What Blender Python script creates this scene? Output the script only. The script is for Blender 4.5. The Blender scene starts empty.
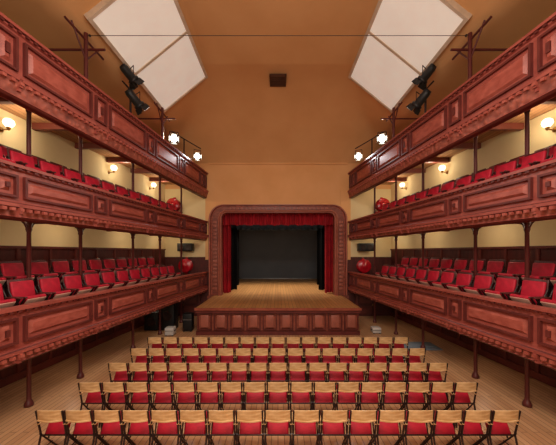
import bpy, bmesh, math, random
from mathutils import Vector, Matrix
random.seed(3)
SC=bpy.context.scene
COL=SC.collection
try: SC.view_settings.view_transform='Standard'
except Exception: pass

def lin(c):
    r=[]
    for v in c:
        v/=255.0
        r.append(v/12.92 if v<=0.04045 else ((v+0.055)/1.055)**2.4)
    return (r[0],r[1],r[2],1)

def mat(name,c,rough=0.6,metal=0,c2=None,scale=3.0,stretch=(1,1,1),bump=0,emit=0,spec=0.4,coat=0):
    m=bpy.data.materials.new(name); m.use_nodes=True
    nt=m.node_tree; b=nt.nodes['Principled BSDF']
    b.inputs['Roughness'].default_value=rough
    b.inputs['Metallic'].default_value=metal
    b.inputs['Specular IOR Level'].default_value=spec
    b.inputs['Coat Weight'].default_value=coat
    tc=nt.nodes.new('ShaderNodeTexCoord'); mp=nt.nodes.new('ShaderNodeMapping')
    mp.inputs['Scale'].default_value=stretch
    nt.links.new(tc.outputs['Object'],mp.inputs['Vector'])
    n=nt.nodes.new('ShaderNodeTexNoise'); n.inputs['Scale'].default_value=scale; n.inputs['Detail'].default_value=4
    nt.links.new(mp.outputs[0],n.inputs['Vector'])
    mx=nt.nodes.new('ShaderNodeMix'); mx.data_type='RGBA'
    a=lin(c); bb=lin(c2) if c2 else tuple(v*0.8 for v in a[:3])+(1,)
    mx.inputs[6].default_value=a; mx.inputs[7].default_value=bb
    rp=nt.nodes.new('ShaderNodeMapRange'); rp.inputs[1].default_value=0.35; rp.inputs[2].default_value=0.65
    nt.links.new(n.outputs['Fac'],rp.inputs[0]); nt.links.new(rp.outputs[0],mx.inputs[0])
    nt.links.new(mx.outputs[2],b.inputs['Base Color'])
    if bump:
        bp=nt.nodes.new('ShaderNodeBump'); bp.inputs['Strength'].default_value=bump; bp.inputs['Distance'].default_value=0.02
        nt.links.new(n.outputs['Fac'],bp.inputs['Height']); nt.links.new(bp.outputs[0],b.inputs['Normal'])
    if emit:
        b.inputs['Emission Color'].default_value=a; b.inputs['Emission Strength'].default_value=emit
    return m

def plank_mat(name,c1,c2,cm,width=0.12,length=2.4,rough=0.4,along_y=True,spec=0.4):
    m=bpy.data.materials.new(name); m.use_nodes=True
    nt=m.node_tree; b=nt.nodes['Principled BSDF']; b.inputs['Roughness'].default_value=rough
    b.inputs['Specular IOR Level'].default_value=spec
    tc=nt.nodes.new('ShaderNodeTexCoord'); mp=nt.nodes.new('ShaderNodeMapping')
    if along_y: mp.inputs['Rotation'].default_value=(0,0,math.pi/2)
    nt.links.new(tc.outputs['Object'],mp.inputs['Vector'])
    br=nt.nodes.new('ShaderNodeTexBrick'); br.inputs['Scale'].default_value=1
    br.inputs['Brick Width'].default_value=length; br.inputs['Row Height'].default_value=width
    br.inputs['Mortar Size'].default_value=0.007; br.inputs['Mortar Smooth'].default_value=0.3
    br.inputs['Color1'].default_value=lin(c1); br.inputs['Color2'].default_value=lin(c2); br.inputs['Mortar'].default_value=lin(cm)
    nt.links.new(mp.outputs[0],br.inputs['Vector'])
    mp2=nt.nodes.new('ShaderNodeMapping'); mp2.inputs['Scale'].default_value=(1.2,14,1)
    nt.links.new(mp.outputs[0],mp2.inputs['Vector'])
    n=nt.nodes.new('ShaderNodeTexNoise'); n.inputs['Scale'].default_value=1.5; n.inputs['Detail'].default_value=6
    nt.links.new(mp2.outputs[0],n.inputs['Vector'])
    mx=nt.nodes.new('ShaderNodeMix'); mx.data_type='RGBA'; mx.blend_type='MULTIPLY'; mx.inputs[0].default_value=0.35
    nt.links.new(br.outputs['Color'],mx.inputs[6]); nt.links.new(n.outputs['Color'],mx.inputs[7])
    hs=nt.nodes.new('ShaderNodeMix'); hs.data_type='RGBA'; hs.inputs[0].default_value=0.5
    nt.links.new(br.outputs['Color'],hs.inputs[6]); nt.links.new(mx.outputs[2],hs.inputs[7])
    nt.links.new(hs.outputs[2],b.inputs['Base Color'])
    return m

def carved_mat(name,c,c2,scale=9):
    m=bpy.data.materials.new(name); m.use_nodes=True
    nt=m.node_tree; b=nt.nodes['Principled BSDF']; b.inputs['Roughness'].default_value=0.5
    tc=nt.nodes.new('ShaderNodeTexCoord')
    v=nt.nodes.new('ShaderNodeTexVoronoi'); v.feature='SMOOTH_F1'; v.inputs['Scale'].default_value=scale
    nt.links.new(tc.outputs['Object'],v.inputs['Vector'])
    mx=nt.nodes.new('ShaderNodeMix'); mx.data_type='RGBA'; mx.inputs[6].default_value=lin(c); mx.inputs[7].default_value=lin(c2)
    nt.links.new(v.outputs['Distance'],mx.inputs[0]); nt.links.new(mx.outputs[2],b.inputs['Base Color'])  # recess shade put into the colour: hollows of the carving go darker
    bp=nt.nodes.new('ShaderNodeBump'); bp.inputs['Strength'].default_value=0.9; bp.inputs['Distance'].default_value=0.04; bp.invert=True
    nt.links.new(v.outputs['Distance'],bp.inputs['Height']); nt.links.new(bp.outputs[0],b.inputs['Normal'])
    return m

M={}
M['fascia']=mat('fascia_painted_wood',(164,84,72),0.4,c2=(144,68,58),scale=2.2,stretch=(1,1,3))
M['panel']=mat('fascia_panel_wood',(172,90,76),0.4,c2=(148,70,58),scale=5,stretch=(1,1,2))
M['trim']=mat('fascia_trim_wood',(104,44,38),0.45,c2=(86,34,30))
M['carved']=carved_mat('carved_frieze',(184,102,84),(86,36,30))
M['ceil']=mat('ceiling_paint',(212,162,110),0.9,c2=(206,155,103),scale=0.8,spec=.2)
M['endwall']=mat('end_wall_paint',(228,176,122),0.9,c2=(220,167,112),scale=0.8,spec=.2)
M['cream']=mat('cream_wall_paint',(232,212,164),0.8,c2=(226,204,154),scale=1.2)
M['wains']=mat('dark_red_wainscot',(84,30,26),0.5,c2=(66,23,20),scale=3,stretch=(4,4,1))
M['floor']=plank_mat('wood_floor',(206,158,116),(186,138,98),(116,78,52),0.12,2.6,0.33)
M['stagefl']=plank_mat('stage_floor_wood',(204,150,94),(186,132,80),(94,60,38),0.16,3.5,0.4)
M['under']=plank_mat('gallery_soffit_boards',(186,136,92),(166,116,76),(90,56,36),0.14,4,0.6)
M['bfloor']=plank_mat('gallery_floor_boards',(104,58,46),(90,50,40),(50,28,22),0.14,4,0.6)
M['beam']=mat('beam_wood',(116,54,42),0.5)
M['post']=mat('iron_column_paint',(88,34,32),0.4)
M['red']=mat('red_upholstery',(188,20,48),0.6,c2=(158,12,38),scale=6)
M['redv']=mat('red_velvet_curtain',(168,14,32),0.8,c2=(138,8,24),scale=3)
M['iron']=mat('dark_iron',(46,30,28),0.4,metal=0.3)
M['chwood']=mat('chair_wood',(222,186,136),0.35,c2=(198,154,102),scale=6,stretch=(1,4,4))
M['dkwood']=mat('dark_seat_wood',(80,30,28),0.4)
M['pale']=mat('seat_underside_ply',(206,160,140),0.45)
M['black']=mat('black_plastic',(20,20,22),0.5)
M['blackc']=mat('black_drape',(14,14,15),0.95,spec=0.1)
M['screen']=mat('grey_backdrop',(98,100,104),0.9,c2=(90,92,96),scale=0.6,spec=0.1)
M['pros']=mat('proscenium_wood',(140,76,62),0.4,c2=(114,58,48),scale=4,stretch=(1,1,3))
M['prosl']=mat('proscenium_moulding',(164,94,78),0.4)
M['stpan']=mat('stage_panel_wood',(160,84,64),0.4,c2=(136,66,50),scale=5)
M['sky']=mat('skylight_blind',(232,222,208),0.7,c2=(222,210,194),scale=1.2,emit=0.36)
M['skyf']=mat('skylight_frame',(212,192,168),0.6)
M['bulb']=mat('lamp_glass',(255,240,215),0.3,emit=40)
M['globe']=mat('globe_glass',(255,234,198),0.3,emit=2.6)
M['brass']=mat('brass',(170,120,60),0.3,metal=0.9)
M['vent']=mat('vent_metal',(84,50,34),0.6)
M['mat']=mat('grey_mat',(120,130,140),0.9)
M['reel']=mat('red_enamel',(178,18,34),0.25,coat=0.5)
M['white']=mat('white_paint',(200,196,190),0.5)
M['steel']=mat('steel',(150,150,150),0.3,metal=0.8)

class MB:
    def __init__(s): s.v=[]; s.f=[]; s.m=[]; s.sm=[]; s.mats=[]
    def mi(s,k):
        if k not in s.mats: s.mats.append(k)
        return s.mats.index(k)
    def add(s,vs,fs,k,smooth=False):
        o=len(s.v); s.v+= [tuple(v) for v in vs]; i=s.mi(k)
        for f in fs: s.f.append([o+a for a in f]); s.m.append(i); s.sm.append(smooth)
    def box(s,c,d,k,R=None,f=None):
        x,y,z=[a/2 for a in d]
        vs=[Vector(p) for p in [(-x,-y,-z),(x,-y,-z),(x,y,-z),(-x,y,-z),(-x,-y,z),(x,-y,z),(x,y,z),(-x,y,z)]]
        if R: vs=[R@v for v in vs]
        vs=[v+Vector(c) for v in vs]
        if f: vs=[f(v) for v in vs]
        s.add(vs,[(0,3,2,1),(4,5,6,7),(0,1,5,4),(1,2,6,5),(2,3,7,6),(3,0,4,7)],k)
    def rbox(s,c,d,k,r=0.02,R=None,seg=2):
        bm=bmesh.new(); bmesh.ops.create_cube(bm,size=1)
        for v in bm.verts: v.co=Vector((v.co.x*d[0],v.co.y*d[1],v.co.z*d[2]))
        bmesh.ops.bevel(bm,geom=bm.edges[:],offset=r,segments=seg,affect='EDGES',profile=0.5)
        bm.verts.index_update()
        vs=[(R@v.co if R else v.co.copy())+Vector(c) for v in bm.verts]
        s.add(vs,[[v.index for v in f.verts] for f in bm.faces],k,True); bm.free()
    def tube(s,a,b,r,k,n=8,r2=None,smooth=True):
        a=Vector(a); b=Vector(b); q=(b-a).to_track_quat('Z','Y'); r2=r if r2 is None else r2
        vs=[];L=(b-a).length
        for zz,rr in ((0,r),(L,r2)):
            for i in range(n):
                t=2*math.pi*i/n; vs.append(a+q@Vector((rr*math.cos(t),rr*math.sin(t),zz)))
        fs=[(i,(i+1)%n,n+(i+1)%n,n+i) for i in range(n)]
        s.add(vs,fs,k,smooth); s.add(vs,[tuple(range(n-1,-1,-1)),tuple(range(n,2*n))],k)
    def lathe(s,prof,k,o=(0,0,0),q=None,n=16):
        o=Vector(o); vs=[]; m=len(prof)
        for i in range(n):
            t=2*math.pi*i/n
            for r,z in prof:
                p=Vector((r*math.cos(t),r*math.sin(t),z))
                if q: p=q@p
                vs.append(o+p)
        fs=[(i*m+j,((i+1)%n)*m+j,((i+1)%n)*m+j+1,i*m+j+1) for i in range(n) for j in range(m-1)]
        s.add(vs,fs,k,True)
    def mesh(s,name):
        me=bpy.data.meshes.new(name); me.from_pydata(s.v,[],s.f)
        for k in s.mats: me.materials.append(M[k])
        me.polygons.foreach_set('material_index',s.m); me.polygons.foreach_set('use_smooth',s.sm)
        me.update()
        bm=bmesh.new(); bm.from_mesh(me); bmesh.ops.recalc_face_normals(bm,faces=bm.faces); bm.to_mesh(me); bm.free()
        return me
    def obj(s,name,parent=None,loc=(0,0,0)):
        ob=bpy.data.objects.new(name,s.mesh(name)); COL.objects.link(ob); ob.location=loc
        if parent: ob.parent=parent
        return ob
def empty(name,loc=(0,0,0)):
    e=bpy.data.objects.new(name,None); COL.objects.link(e); e.location=loc; e.empty_display_size=0.3; return e
def inst(name,me,loc,rz=0,parent=None):
    ob=bpy.data.objects.new(name,me); COL.objects.link(ob); ob.location=loc; ob.rotation_euler=(0,0,rz)
    if parent: ob.parent=parent
    return ob

K=0.1185; X0=5.6; DE=14.7; DB=-4.0; CZ=3.47
def BX(d,off=0): return X0-K*d+off
def P(side):   # local (off,d,z)->world
    return lambda v: Vector((side*BX(v[1],v[0]),v[1],v[2]))
WO=2.3

# ---------------- shell
b=MB(); b.add([(-9,DB,0),(9,DB,0),(9,DE,0),(-9,DE,0)],[(0,1,2,3)],'floor'); b.obj('floor')
for side,nm in ((-1,'left'),(1,'right')):
    p=P(side); b=MB()
    bands=[(0,1.62,'wains'),(1.62,3.6,'wains'),(3.6,4.5,'cream'),(4.5,5.35,'wains'),(5.35,9.3,'cream')]
    for z0,z1,k in bands:
        b.add([p((WO,DB,z0)),p((WO,DE,z0)),p((WO,DE,z1)),p((WO,DB,z1))],[(0,1,2,3)],k)
    b.obj('wall_'+nm)
    b=MB()
    for z in (3.6,5.35): b.box((WO-0.03,(DB+DE)/2,z),(0.05,DE-DB-.02,0.07),'trim',f=p)
    d=-3.5
    while d<14.5:
        b.box((WO-0.02,d,0.85),(0.03,0.08,1.4),'trim',f=p)
        b.box((WO-0.02,d,2.9),(0.03,0.08,1.3),'trim',f=p); d+=0.9
    b.box((WO-0.03,(DB+DE)/2,0.12),(0.05,DE-DB-.02,0.2),'trim',f=p)
    b.obj('baseboard_'+nm)
b=MB(); b.add([(-9,DB,0),(9,DB,0),(9,DB,11.2),(-9,DB,11.2)],[(0,3,2,1)],'cream'); b.obj('wall_back')
# end wall (proscenium wall) with opening
b=MB(); ow=3.4; ot=5.8; W=6.3
def q(x0,x1,z0,z1,k,y=DE): b.add([(x0,y,z0),(x1,y,z0),(x1,y,z1),(x0,y,z1)],[(0,1,2,3)],k)
for s in (-1,1):
    a,c=sorted((s*ow,s*W))
    q(a,c,0,1.6,'wains'); q(a,c,1.6,3.2,'wains'); q(a,c,3.2,4.3,'cream'); q(a,c,4.3,6.9,'cream'); q(a,c,6.9,8.35,'endwall')
q(-ow,ow,ot,8.35,'endwall'); 
for s in (-1,1):
    a,c=sorted((s*3.95,s*3.4)); b.box(((a+c)/2,DE-0.01,5.0),(0.55,0.02,3.9),'endwall')
b.obj('wall_front')
# ceiling: flat centre, sloped sides carrying the skylights, curving down to the end wall
def cz(x,d):
    ax=abs(x)
    a=11.0 if ax<3 else (11.0-(ax-3)*1.8/2.2 if ax<5.2 else 9.2)
    if d<10.4: f=11.0
    else:
        t=min(1,(d-10.4)/(DE-10.4)); f=8.3+2.7*(1-t**2.0)**0.85
    k=.3; h=max(k-abs(a-f),0)/k
    return min(a,f)-(h*h*k/4 if d>10.4 else 0)
xs=[-9,-7.5,-6.3,-5.6]+[-5.2+ i*.2 for i in range(53)]+[5.6,6.3,7.5,9]
ys=[DB,0,4,8,10.4]+[10.4+i*.2 for i in range(1,22)]; ys=[y for y in ys if y<DE-.05]+[DE-.03,DE]
b=MB(); nx=len(xs)
b.add([(x,y,cz(x,y)) for y in ys for x in xs],[(j*nx+i,j*nx+i+1,(j+1)*nx+i+1,(j+1)*nx+i) for j in range(len(ys)-1) for i in range(nx-1)],'ceil',True)
b.obj('ceiling')
b=MB(); b.box((0,DE-0.04,8.27),(7.6,0.06,0.07),'endwall'); b.obj('trim_1')

# skylights on the ceiling slope
for s in (-1,1):
    b=MB()
    x1,z1,x2,z2=3.05,10.86,4.8,9.43
    nx_,nz_=-0.633,-0.774
    def S(t,y,h): return Vector((s*(x1+(x2-x1)*t+nx_*h), y, z1+(z2-z1)*t+nz_*h))
    def sb(t0,t1,y0,y1,h0,h1,k):
        vs=[S(t,y,h) for h in (h0,h1) for t,y in ((t0,y0),(t1,y0),(t1,y1),(t0,y1))]
        b.add(vs,[(0,3,2,1),(4,5,6,7),(0,1,5,4),(1,2,6,5),(2,3,7,6),(3,0,4,7)],k)
    sb(0,1,6.9,11.3,0.0,0.04,'sky')
    for t0,t1 in ((-.03,.015),(.985,1.03)): sb(t0,t1,6.8,11.4,-0.1,0.08,'skyf')
    for y in (6.85,9.0,11.35): sb(0,1,y-.04,y+.04,-0.1,0.07,'skyf')
    b.obj('window_'+('1' if s<0 else '2'))
# vents
for y,z in ((11.45,10.72),(7.3,10.93)):
    b=MB()
    b.box((0,y,z+.05),(0.7,0.7,0.06),'vent')
    for i in range(6): b.box((0,y-0.28+i*.11,z),(0.62,0.04,0.05),'vent')
    for sg in (-1,1): b.box((sg*.33,y,z),(.04,.7,.06),'vent'); b.box((0,y+sg*.33,z),(.7,.04,.06),'vent')
    b.obj('ceiling_vent')
# thin cable between the two gallery posts
b=MB(); cxx=BX(7.05,0.25)
b.tube((-cxx,7.05,9.12),(cxx,7.05,9.12),.007,'iron',6)
for s in (-1,1): b.lathe([(0,-.03),(.03,-.02),(.03,.02),(0,.03)],'iron',(s*(cxx-.1),7.05,9.12),n=8)
b.obj('tension_cable')

# ---------------- balconies
levels=[dict(zb=1.30,zt=2.42,sl=1.62,fl=1.90,st=0.36),
        dict(zb=4.08,zt=5.13,sl=4.47,fl=4.63,st=0.34),
        dict(zb=6.36,zt=7.75,sl=7.15,fl=7.30,st=0.0)]
D0,D1=-3.9,14.64
def balcony(side,L,lv):
    p=P(side); e=empty('balcony',(side*5.0,5,L['zb']))
    inv=Matrix.Translation(-Vector(e.location))
    def fin(bb,nm):
        ob=bb.obj(nm); ob.parent=e; ob.matrix_parent_inverse=inv; return ob
    zb,zt=L['zb'],L['zt']
    fz=zb+0.32 if lv<2 else zb+0.44
    prof=[(0.16,zb+0.0),(0.02,zb+0.02),(-0.02,zb+0.06),(0.0,zb+0.08),(-0.03,zb+0.2),(-0.08,fz-0.1),(-0.10,fz-0.08),(-0.10,fz-0.02),(-0.07,fz),(0,fz),(0,zt-0.12),(-0.04,zt-0.10),(-0.04,zt-0.07),(-0.09,zt-0.06),(-0.09,zt),(0.14,zt),(0.14,zb)]
    b=MB(); m=len(prof)
    vs=[p((o,D0,z)) for o,z in prof]+[p((o,D1,z)) for o,z in prof]
    for i in range(m):
        j=(i+1)%m
        k='fascia'
        if i in (3,4): k='carved'
        if i in (5,6,7,12,13,14,0,1): k='trim' if i not in(6,13,14) else 'fascia'
        b.add([vs[i],vs[j],vs[m+j],vs[m+i]],[(0,1,2,3)],k)
    b.add(vs,[tuple(range(m)),tuple(range(2*m-1,m-1,-1))],'fascia')
    fin(b,'fascia')
    # panels
    b=MB(); pz0,pz1=fz+0.1,zt-0.2
    d=D0+0.1; seq=[1.75,0.5]
    i=0; corb=[]
    while d<D1-0.3:
        w=seq[i%2]; 
        if d+w>D1-.05: w=D1-.05-d
        c=d+w/2; h=pz1-pz0; zc=(pz0+pz1)/2; g=0.06
        if w>0.25:
            t=0.045
            b.box((-0.025,c,pz1-t/2),(0.07,w-2*g,t),'trim',f=p); b.box((-0.025,c,pz0+t/2),(0.07,w-2*g,t),'trim',f=p)
            for sg in (-1,1): b.box((-0.025,c+sg*(w/2-g-t/2),zc),(0.07,t,h-2*t),'trim',f=p)
            y0,y1=c-w/2+g+.11,c+w/2-g-.11; z0,z1=pz0+.11,pz1-.11
            if y1-y0>0.1:
                o=0.05
                vs=[p(v) for v in [(0,y0,z0),(0,y1,z0),(0,y1,z1),(0,y0,z1),(-.045,y0+o,z0+o),(-.045,y1-o,z0+o),(-.045,y1-o,z1-o),(-.045,y0+o,z1-o)]]
                b.add(vs,[(0,1,5,4),(1,2,6,5),(2,3,7,6),(3,0,4,7),(4,5,6,7)],'panel')
                if w<0.8:
                    b.box((-0.06,c,zc),(0.03,(y1-y0)*.45,(z1-z0)*.45),'trim',f=p); corb.append(c)
        d+=w; i+=1
    fin(b,'panel_mouldings')
    b=MB(); d=D0+0.05
    while d<D1-0.05:
        b.box((-0.095,d,fz-0.13),(0.05,0.07,0.06),'panel',f=p)
        b.box((-0.06,d,zt-0.085),(0.04,0.06,0.04),'trim',f=p)
        d+=0.15
    for c in corb:
        for sg in (-1,1):
            b.box((-0.06,c+sg*.2,fz-.12),(.08,.06,.16),'fascia',f=p)
            b.box((-0.04,c+sg*.2,fz-.23),(.06,.05,.08),'fascia',f=p)
    fin(b,'dentils')
    b=MB(); dm=(D0+D1)/2; dl=D1-D0
    b.box(((0.15+WO)/2,dm,(L['sl']+L['fl'])/2),(WO-0.17,dl,L['fl']-L['sl']-0.002),'bfloor',f=p)
    if L['st']: b.box(((0.86+WO)/2,dm,L['fl']+L['st']/2),(WO-0.88,dl,L['st']),'bfloor',f=p)
    b.box(((0.15+WO)/2,dm,L['sl']-0.012),(WO-0.17,dl,0.02),'under',f=p)
    fin(b,'gallery_floor')
    b=MB()
    d=D0+.4
    while d<D1:
        b.box(((0.15+WO)/2,d,L['sl']-0.11),(WO-0.2,0.12,0.18),'beam',f=p); d+=1.4
    b.box((0.72,dm,L['sl']-0.13),(0.14,dl,0.2),'beam',f=p)
    fin(b,'joists')
for side in (-1,1):
    for lv,L in enumerate(levels): balcony(side,L,lv)

# ---------------- columns
def column(side,d,z0,z1):
    p=P(side); o=0.74; c=p((o,d,0)); x,y=c.x,c.y
    b=MB()
    b.lathe([(0.0,z0),(0.09,z0),(0.09,z0+.05),(0.07,z0+.1),(0.05,z0+.14),(0.045,z0+.18),(0.042,z1-.3),(0.06,z1-.28),(0.06,z1-.24),(0.045,z1-.2),(0.1,z1-.04),(0.1,z1),(0,z1)],'post',(x,y,0),n=12)
    h=min(0.3,(z1-z0)*.22)
    for sg in (-1,1):
        pts=[p((o,d+sg*(0.04+0.3*(1-math.cos(t))),z1-0.02-h*(1-math.sin(t)))) for t in [i*math.pi/2/5 for i in range(6)]]
        for a,bb in zip(pts,pts[1:]): b.tube(a,bb,0.016,'post',6)
    b.obj('support_column')
cols=[-2.2,3.3,6.09,7.46,9.67,11.41,13.3]
for side in (-1,1):
    for d in cols:
        column(side,d,0,levels[0]['sl']-.23)
        column(side,d,levels[0]['fl'],levels[1]['sl']-.23)
        column(side,d,levels[1]['fl'],levels[2]['sl']-.23)
    p=P(side)
    for d in (3.5,7.05,10.7):
        b=MB(); c=p((0.25,d,0))
        b.tube((c.x,c.y,7.3),(c.x,c.y,9.18),0.05,'post',10)
        a1=p((-0.25,d,8.75)); a2=p((1.9,d,8.75)); b.tube(a1,a2,0.03,'post')
        for sg in (-1,1): b.tube((c.x,c.y+sg*.02,8.5),(c.x,c.y+sg*.5,9.1),0.022,'post')
        b.tube((c.x,c.y-.7,9.0),(c.x,c.y+.7,9.0),0.03,'post')
        b.obj('gallery_post')

# ---------------- balcony seats (tip-up), facing +Y local
b=MB()
b.rbox((0,-0.20,0.70),(0.47,0.07,0.50),'red',0.03,R=Matrix.Rotation(math.radians(10),3,'X'))
b.rbox((0,-0.245,0.72),(0.50,0.03,0.56),'dkwood',0.012,R=Matrix.Rotation(math.radians(10),3,'X'))
b.rbox((0,0.0,0.50),(0.45,0.36,0.08),'red',0.03,R=Matrix.Rotation(math.radians(50),3,'X'))
b.rbox((0,0.045,0.475),(0.40,0.30,0.02),'pale',0.008,R=Matrix.Rotation(math.radians(50),3,'X'))
for sx in (-1,1):
    x=sx*0.265
    b.rbox((x,0.0,0.64),(0.045,0.40,0.035),'dkwood',0.012)
    b.box((x,-0.05,0.32),(0.025,0.10,0.62),'iron')
    b.box((x,0.0,0.02),(0.05,0.34,0.04),'iron')
    b.tube((x,0.0,0.42),(x,0.15,0.62),0.015,'iron',6)
    b.tube((x,-.05,0.45),(x,-.24,0.8),0.015,'iron',6)
seat_me=b.mesh('tip_up_seat')
ang=math.atan(K)
for side in (-1,1):
    for L in levels[:2]:
        for o,zf in ((0.36,L['fl']),(1.25,L['fl']+L['st'])):
            d=3.3
            while d<12.3:
                c=P(side)((o,d,zf))
                inst('theatre_seat',seat_me,c,(math.pi/2+ang) if side>0 else (-math.pi/2-ang))
                d+=0.62

# ---------------- floor chairs
b=MB()
def plank(z0,z1,y,k,bow=0.04,w=0.43,th=0.02,crown=0.02,tilt=-0.12):
    n=8; vs=[]
    for i in range(n+1):
        t=-1+2*i/n; x=t*w/2; yy=y-bow*(1-t*t); zt=z1+crown*(1-t*t)
        for zz in (z0,zt):
            for q_ in (0,th):
                vs.append((x,yy+q_+tilt*(zz-z0),zz))
    fs=[]
    for i in range(n):
        a=i*4;c=a+4
        fs+=[(a,c,c+2,a+2),(a+1,a+3,c+3,c+1),(a+2,c+2,c+3,a+3),(a,a+1,c+1,c)]
    fs+=[(0,2,3,1),(n*4,n*4+1,n*4+3,n*4+2)]
    b.add(vs,fs,k,False)
plank(0.70,0.87,-0.20,'chwood',w=.41)
plank(0.695,0.715,-0.215,'chwood',th=0.035,crown=0,w=.41)
b.rbox((0,0.0,0.53),(0.36,0.36,0.08),'red',0.03,R=Matrix.Rotation(math.radians(58),3,'X'))
b.rbox((0,0.0,0.425),(0.38,0.05,0.03),'chwood',0.01)
for sx in (-1,1):
    x=sx*0.213
    b.tube((x,-0.13,0.42),(x,-0.225,0.87),0.016,'iron',8)
    b.tube((x,-0.13,0.42),(x,-0.25,0.0),0.016,'iron',8)
    b.tube((x,-0.15,0.45),(x,0.2,0.0),0.014,'iron',8)
    b.tube((x,-0.17,0.16),(x,0.1,0.16),0.010,'iron',6)
    b.rbox((x,-0.02,0.63),(0.035,0.34,0.025),'chwood',0.008)
    b.tube((x,0.12,0.62),(x,0.02,0.26),0.012,'iron',8)
b.tube((-.215,-.2,.16),(.215,-.2,.16),0.010,'iron',6)
b.tube((-.215,-.14,.42),(.215,-.14,.42),0.012,'iron',6)
chair_me=b.mesh('folding_chair')
NC=17; pitch=7.96/NC
for r in range(5):
    y=4.42+r*0.945+0.22
    for i in range(NC):
        inst('auditorium_chair',chair_me,((i-(NC-1)/2)*pitch,y,0))

# ---------------- stage
b=MB(); AW=3.42; AY=11.29; SZ=1.13
b.box((0,(AY+DE)/2+.06,SZ/2-0.03),(2*AW-0.1,DE-AY-.12,SZ-0.08),'stpan')
b.box((0,(AY+DE)/2-0.01,SZ-0.03),(2*AW+0.06,DE-AY+0.0,0.06),'stagefl')
b.box((0,AY-0.03,SZ-0.05),(2*AW+0.12,0.06,0.10),'stpan')
b.box((0,AY-0.01,SZ-0.17),(2*AW+0.04,0.08,0.08),'trim')
b.box((0,AY+.01,0.08),(2*AW,0.1,0.16),'trim')
n=10; w=2*AW/n
for i in range(n):
    cx=-AW+w*(i+.5); z0,z1=0.2,0.92; t=.05
    for sg in (-1,1): b.box((cx+sg*(w/2-.07),AY+.03,(z0+z1)/2),(t,.07,z1-z0),'trim')
    for zz in (z0+t/2,z1-t/2): b.box((cx,AY+.03,zz),(w-.14-t,.07,t),'trim')
    b.rbox((cx,AY+.04,(z0+z1)/2),(w-.34,.06,z1-z0-.2),'prosl',.02)
for s in (-1,1):
    for i in range(3):
        cy=AY+.6+i*1.1
        for zz in (.22,.9): b.box((s*(AW-.03),cy,zz),(.06,.9,.05),'trim')
        for sg in (-1,1): b.box((s*(AW-.03),cy+sg*.42,.56),(.06,.05,.7),'trim')
b.obj('stage_apron')
SB=24.3
b=MB(); b.box((0,(DE+SB)/2+.02,SZ-.06),(11,SB-DE,0.12),'stagefl'); b.obj('stage_floor')
b=MB()
b.add([(-5.5,SB,0),(5.5,SB,0),(5.5,SB,9),(-5.5,SB,9)],[(0,1,2,3)],'blackc')
for s in (-1,1): b.add([(s*5.5,DE+.05,0),(s*5.5,SB,0),(s*5.5,SB,9),(s*5.5,DE+.05,9)],[(0,1,2,3)],'blackc')
b.add([(-5.5,DE+.05,9),(5.5,DE+.05,9),(5.5,SB,9),(-5.5,SB,9)],[(0,1,2,3)],'blackc')
b.obj('wall_stage')
def drape(name,x0,x1,y,z0,z1,k,amp=0.08,wl=0.3,nz=1,taper=0):
    b=MB(); n=max(8,int((x1-x0)/wl*10)); vs=[]
    for j in range(nz+1):
        z=z0+(z1-z0)*j/nz
        for i in range(n+1):
            x=x0+(x1-x0)*i/n
            a=amp*(1-taper*j/nz)
            vs.append((x,y+a*math.sin(2*math.pi*x/wl)+0.3*a*math.sin(2*math.pi*x/wl*2.3+1),z+(0.02*math.sin(x*9) if j==0 else 0)))
    fs=[(j*(n+1)+i,j*(n+1)+i+1,(j+1)*(n+1)+i+1,(j+1)*(n+1)+i) for j in range(nz) for i in range(n)]
    b.add(vs,fs,k,True); return b.obj(name)
drape('stage_valance_curtain',-3.3,3.3,15.15,4.98,5.95,'redv',0.09,0.26,2)
drape('stage_curtain',-3.35,-2.68,15.45,SZ+.02,5.9,'redv',0.09,0.2,2)
drape('stage_curtain',2.68,3.35,15.45,SZ+.02,5.9,'redv',0.09,0.2,2)
for s in (-1,1):
    for x0,x1,y in ((2.5,4.6,16.6),(2.75,5.2,19.0),(3.1,5.4,21.5)):
        a,c=sorted((s*x0,s*x1)); drape('black_stage_drape',a,c,y,SZ+.02,7.2,'blackc',0.06,0.35)
drape('black_stage_border',-5,5,16.3,4.9,7.6,'blackc',0.05,0.4)
drape('black_stage_border',-5,5,18.7,5.0,8.0,'blackc',0.05,0.4)
b=MB(); b.box((0,23.4,(SZ+6.3)/2+.05),(8.6,0.03,6.3-SZ),'screen')
b.tube((-4.3,23.4,SZ+.05),(4.3,23.4,SZ+.05),0.04,'steel'); b.tube((-4.3,23.4,6.35),(4.3,23.4,6.35),0.04,'steel')
b.obj('backdrop_screen')

# proscenium frame
def path(hw,top,r,zb,n=10):
    pts=[(-hw,zb),(-hw,(zb+top-r)/2),(-hw,top-r)]
    for i in range(1,n): t=math.pi-(math.pi/2)*i/n; pts.append((-hw+r+r*math.cos(t),top-r+r*math.sin(t)))
    pts.append((-hw+r,top))
    return pts+[(-x,z) for x,z in reversed(pts)]
prof=[(0,0.0),(0,.10),(.06,.20),(.16,.20),(.2,.10),(.3,.12),(.7,.12),(.76,.22),(.86,.24),(.92,.16),(1,.16),(1,-.25)]
O=path(3.76,6.05,.8,SZ); I=path(3.05,5.6,.3,SZ)
b=MB(); vs=[]
for t,h in prof:
    for (a,c) in zip(O,I): vs.append((a[0]+(c[0]-a[0])*t, DE-h, a[1]+(c[1]-a[1])*t))
m=len(O)
for j in range(len(prof)-1):
    k='pros' if j in (5,10,3) else ('carved' if j in(4,) else 'prosl')
    for i in range(m-1):
        A=j*m+i; b.add([vs[A],vs[A+1],vs[A+1+m],vs[A+m]],[(0,1,2,3)],k)
for i in range(18):
    z=1.5+i*.21
    for s in (-1,1): b.rbox((s*3.4,DE-.13,z),(.2,.05,.13),'prosl',.015)
for i in range(25): b.rbox((-2.6+i*5.2/24,DE-.13,5.82),(.14,.05,.12),'prosl',.015)
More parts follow.
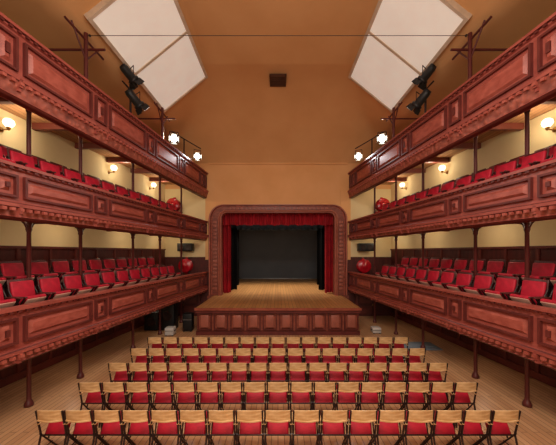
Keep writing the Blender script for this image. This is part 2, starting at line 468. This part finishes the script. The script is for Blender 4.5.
for s in (-1,1): b.box((s*3.64,DE-.14,.56),(.3,.26,1.12),'pros')
b.obj('proscenium_arch')

# ---------------- end-wall objects
def reel(x,z):
    b=MB(); qq=Matrix.Rotation(math.pi/2,3,'X').to_quaternion()
    b.lathe([(0,0),(.30,0),(.36,.02),(.36,.05),(.30,.06),(.2,.08),(.2,.2),(.3,.22),(.36,.23),(.36,.26),(.3,.28),(.12,.30),(.1,.34),(0,.34)],'reel',(0,0,0),qq,24)
    for i in range(6):
        rr=.235; 
        b.lathe([(rr+.03*math.cos(t),.10+.018*i+.016*math.sin(t)) for t in [k*math.pi/3 for k in range(7)]],'black',(0,0,0),qq,20)
    b.rbox((0,.03,0),(.12,.08,.9),'reel',.01)
    b.tube((.2,-.15,-.2),(.25,-.15,-.6),.02,'black')
    b.obj('fire_hose_reel',loc=(x,DE-.09,z))
for x,z in ((-4.95,2.75),(4.6,2.72),(-5.6,5.98),(5.6,5.98)): reel(x,z)
def speaker(x,y,z,w,d,h,rz=0,name='loudspeaker'):
    b=MB(); b.rbox((0,0,0),(w,d,h),'black',.02)
    qq=Matrix.Rotation(math.pi/2,3,'X').to_quaternion(); r=min(w,h)*.36
    for cx in ((0,) if w<h*1.3 else (-w*.24,w*.24)):
        b.lathe([(r,0),(r,.02),(r*.85,.02),(r*.3,-.0),(0,.01)],'iron',(cx,-d/2,0),qq,16)
    b.box((0,d/2+.03,0),(.08,.1,.08),'iron')
    o=b.obj(name,loc=(x,y,z)); o.rotation_euler=(0,0,rz)
speaker(-4.9,14.35,3.72,.78,.4,.42); speaker(4.65,14.35,3.72,.78,.4,.42)
speaker(-4.9,12.2,.65,.6,.55,1.3); speaker(-5.6,12.2,.4,.6,.6,.8)
def case(x,y,w,d,h,k='white'):
    b=MB(); b.rbox((0,0,h/2+.03),(w,d,h),k,.015)
    for sx in (-1,1):
        for sy in (-1,1): b.rbox((sx*(w/2-.05),sy*(d/2-.05),.025),(.06,.06,.05),'black',.01)
        b.box((sx*(w/2+.005),0,h*.65),(.02,.14,.04),'iron')
    b.box((0,-d/2-.004,h*.7),(w*.96,.015,.025),'steel')
    b.obj('equipment_case',loc=(x,y,0))
case(-4.5,11.3,.35,.35,.3); case(-3.95,11.9,.4,.35,.75,'black'); case(4.2,11.6,.35,.35,.22)
for s,nn in ((-1,'door_1'),(1,'door_2')):
    b=MB(); cx=s*4.75
    b.box((cx,DE-.05,.62),(.9,.06,1.24),'dkwood')
    for zz in (.35,.9): b.box((cx,DE-.09,zz),(.66,.03,.4),'trim')
    for sg in (-1,1): b.box((cx+sg*.5,DE-.07,.66),(.1,.1,1.32),'trim')
    b.box((cx,DE-.07,1.3),(1.1,.1,.1),'trim'); b.rbox((cx+.36*s,DE-.12,.62),(.04,.06,.1),'brass',.01)
    b.obj(nn)
b=MB(); b.rbox((0,0,.02),(1.6,.8,.035),'mat',.01); b.rbox((.1,.1,.05),(1.2,.5,.03),'mat',.01); b.obj('folded_floor_mat',loc=(5.0,9.9,0))

# ---------------- lamps
def lamp_at(name,loc,target,size=.16,length=.38,energy=300,col=(1,.86,.7),emit=True,spot=95):
    e=MB(); dirv=(Vector(target)-Vector(loc)).normalized(); qq=dirv.to_track_quat('Z','Y')
    r=size
    e.lathe([(0,-length),(r*.6,-length),(r*.8,-length*.8),(r*.85,-.05),(r*1.1,-.03),(r*1.1,.06),(r*.95,.06),(r*.9,.0)],'black',(0,0,0),qq,18)
    e.lathe([(r*.9,.0),(r*.5,.02),(0,.03)],'bulb' if emit else 'steel',(0,0,0),qq,18)
    for a_ in range(4):   # barn doors
        t=a_*math.pi/2; c_=Vector((math.cos(t)*r*1.15,math.sin(t)*r*1.15,.12))
        Rz=Matrix.Rotation(t,3,'Z')@Matrix.Rotation(math.radians(20),3,'Y')
        e.box((0,0,0),(.008,r*1.6,.16),'black',f=lambda v,c_=c_,Rz=Rz: qq@(Rz@v+c_))
    for sx in (-1,1): e.tube(qq@Vector((sx*r*1.15,0,-.1)),qq@Vector((sx*r*1.15,0,-.1))+Vector((0,0,.28)),.012,'iron',6)
    a=qq@Vector((r*1.15,0,-.1))+Vector((0,0,.28)); c=qq@Vector((-r*1.15,0,-.1))+Vector((0,0,.28))
    e.tube(a,c,.014,'iron',6)
    o=e.obj(name,loc=loc)
    if emit and energy:
        l=bpy.data.lights.new('beam','SPOT'); l.energy=energy; l.color=col; l.spot_size=math.radians(spot); l.spot_blend=.8; l.shadow_soft_size=.12
        lo=bpy.data.objects.new('beam',l); COL.objects.link(lo); lo.parent=o
        lo.location=dirv*.12; lo.rotation_euler=dirv.to_track_quat('-Z','Y').to_euler()
    return o
for s in (-1,1):
    b=MB(); b.tube((s*4.78,8.75,7.76),(s*4.78,8.75,9.1),.035,'iron'); b.tube((s*4.78,8.3,8.72),(s*4.78,9.2,8.72),.025,'iron'); b.obj('lighting_pipe')
    lamp_at('stage_lantern',(s*4.6,8.6,8.95),(0,14,3),.16,.45,0,emit=False)
    lamp_at('stage_lantern',(s*4.52,8.8,8.25),(0,15,2),.16,.5,0,emit=False)
    lamp_at('stage_lantern',(s*4.7,12.2,8.6),(s*.5,1,2),.16,.4,560)
    lamp_at('stage_lantern',(s*3.85,12.9,8.05),(0,3,3),.13,.3,200,(.9,.95,1))
    b=MB(); b.tube((s*4.8,12.2,8.9),(s*3.7,12.95,8.42),.025,'iron'); b.tube((s*4.35,12.5,7.75),(s*4.35,12.5,8.7),.03,'iron'); b.obj('lighting_bar')
def point(loc,e,col,r=.1,name='bulb_light'):
    l=bpy.data.lights.new(name,'POINT'); l.energy=e; l.color=col; l.shadow_soft_size=r
    o=bpy.data.objects.new(name,l); COL.objects.link(o); o.location=loc; return o
warm=(1,.83,.6)
for side in (-1,1):
    for d in (2.5,6.9,10.6,13.3):
            z=6.75
            c=P(side)((WO-.2,d,z)); w=P(side)((WO,d,z))
            b=MB(); b.lathe([(0,-.12),(.06,-.11),(.105,-.05),(.12,0),(.105,.06),(.06,.1),(0,.11)],'globe',(0,0,.02),n=16)
            b.lathe([(0,-.2),(.03,-.18),(.05,-.13),(.05,-.1)],'brass',(0,0,.02),n=12)
            b.tube((0,0,-.15),(w.x-c.x,0,-.15),.015,'brass'); b.lathe([(0,0),(.07,.0),(.05,.03),(0,.04)],'brass',(w.x-c.x,0,-.15),Matrix.Rotation(-side*math.pi/2,3,'Y').to_quaternion(),12)
            o=b.obj('wall_sconce',loc=c)
            pl=point((-side*.45,0,0),24,warm,.15); pl.parent=o
    for z,en,off,ds in ((1.38,6,1.3,(3,7.8,12)),(4.3,14,1.4,(2.8,5.3,8.2,11.2,13.6))):  # hidden fill lamps added under the galleries to brighten walls and soffits
        for d in ds:
            c=P(side)((off,d,z))
            b=MB(); b.lathe([(0,-.06),(.08,-.05),(.11,0),(.12,.04),(0,.05)],'globe'); o=b.obj('soffit_fill_lamp',loc=c)
            pl=point((0,0,-.15),en,warm,.1); pl.parent=o
def area(loc,rot,sx,sy,e,col=(1,.9,.79)):  # unseen area fills, added to brighten the hall and stage
    l=bpy.data.lights.new('fill_light','AREA'); l.shape='RECTANGLE'; l.size=sx; l.size_y=sy; l.energy=e; l.color=col
    o=bpy.data.objects.new('fill_light',l); COL.objects.link(o); o.location=loc; o.rotation_euler=rot; return o
area((0,1.5,8.8),(math.radians(12),0,0),3,2,660)
area((0,3.0,6.9),(math.radians(180-20),0,0),4,2,150)
area((0,-3.5,5.5),(math.radians(85),0,0),6,3,290)
area((0,17.8,7.6),(0,0,0),6,2,580,(1,.88,.7))
area((0,15.9,5.6),(math.radians(50),0,0),5,.4,60,(1,.9,.78))

w=bpy.data.worlds.new('World'); SC.world=w; w.use_nodes=True
w.node_tree.nodes['Background'].inputs[0].default_value=(1,.9,.8,1); w.node_tree.nodes['Background'].inputs[1].default_value=.3

cam=bpy.data.cameras.new('camera'); co=bpy.data.objects.new('camera',cam); COL.objects.link(co)
co.location=(0,0,CZ); co.rotation_euler=(math.pi/2,0,0)
cam.sensor_width=36; cam.lens=270/556*36; cam.shift_y=29.5/556; cam.clip_end=200
SC.camera=co
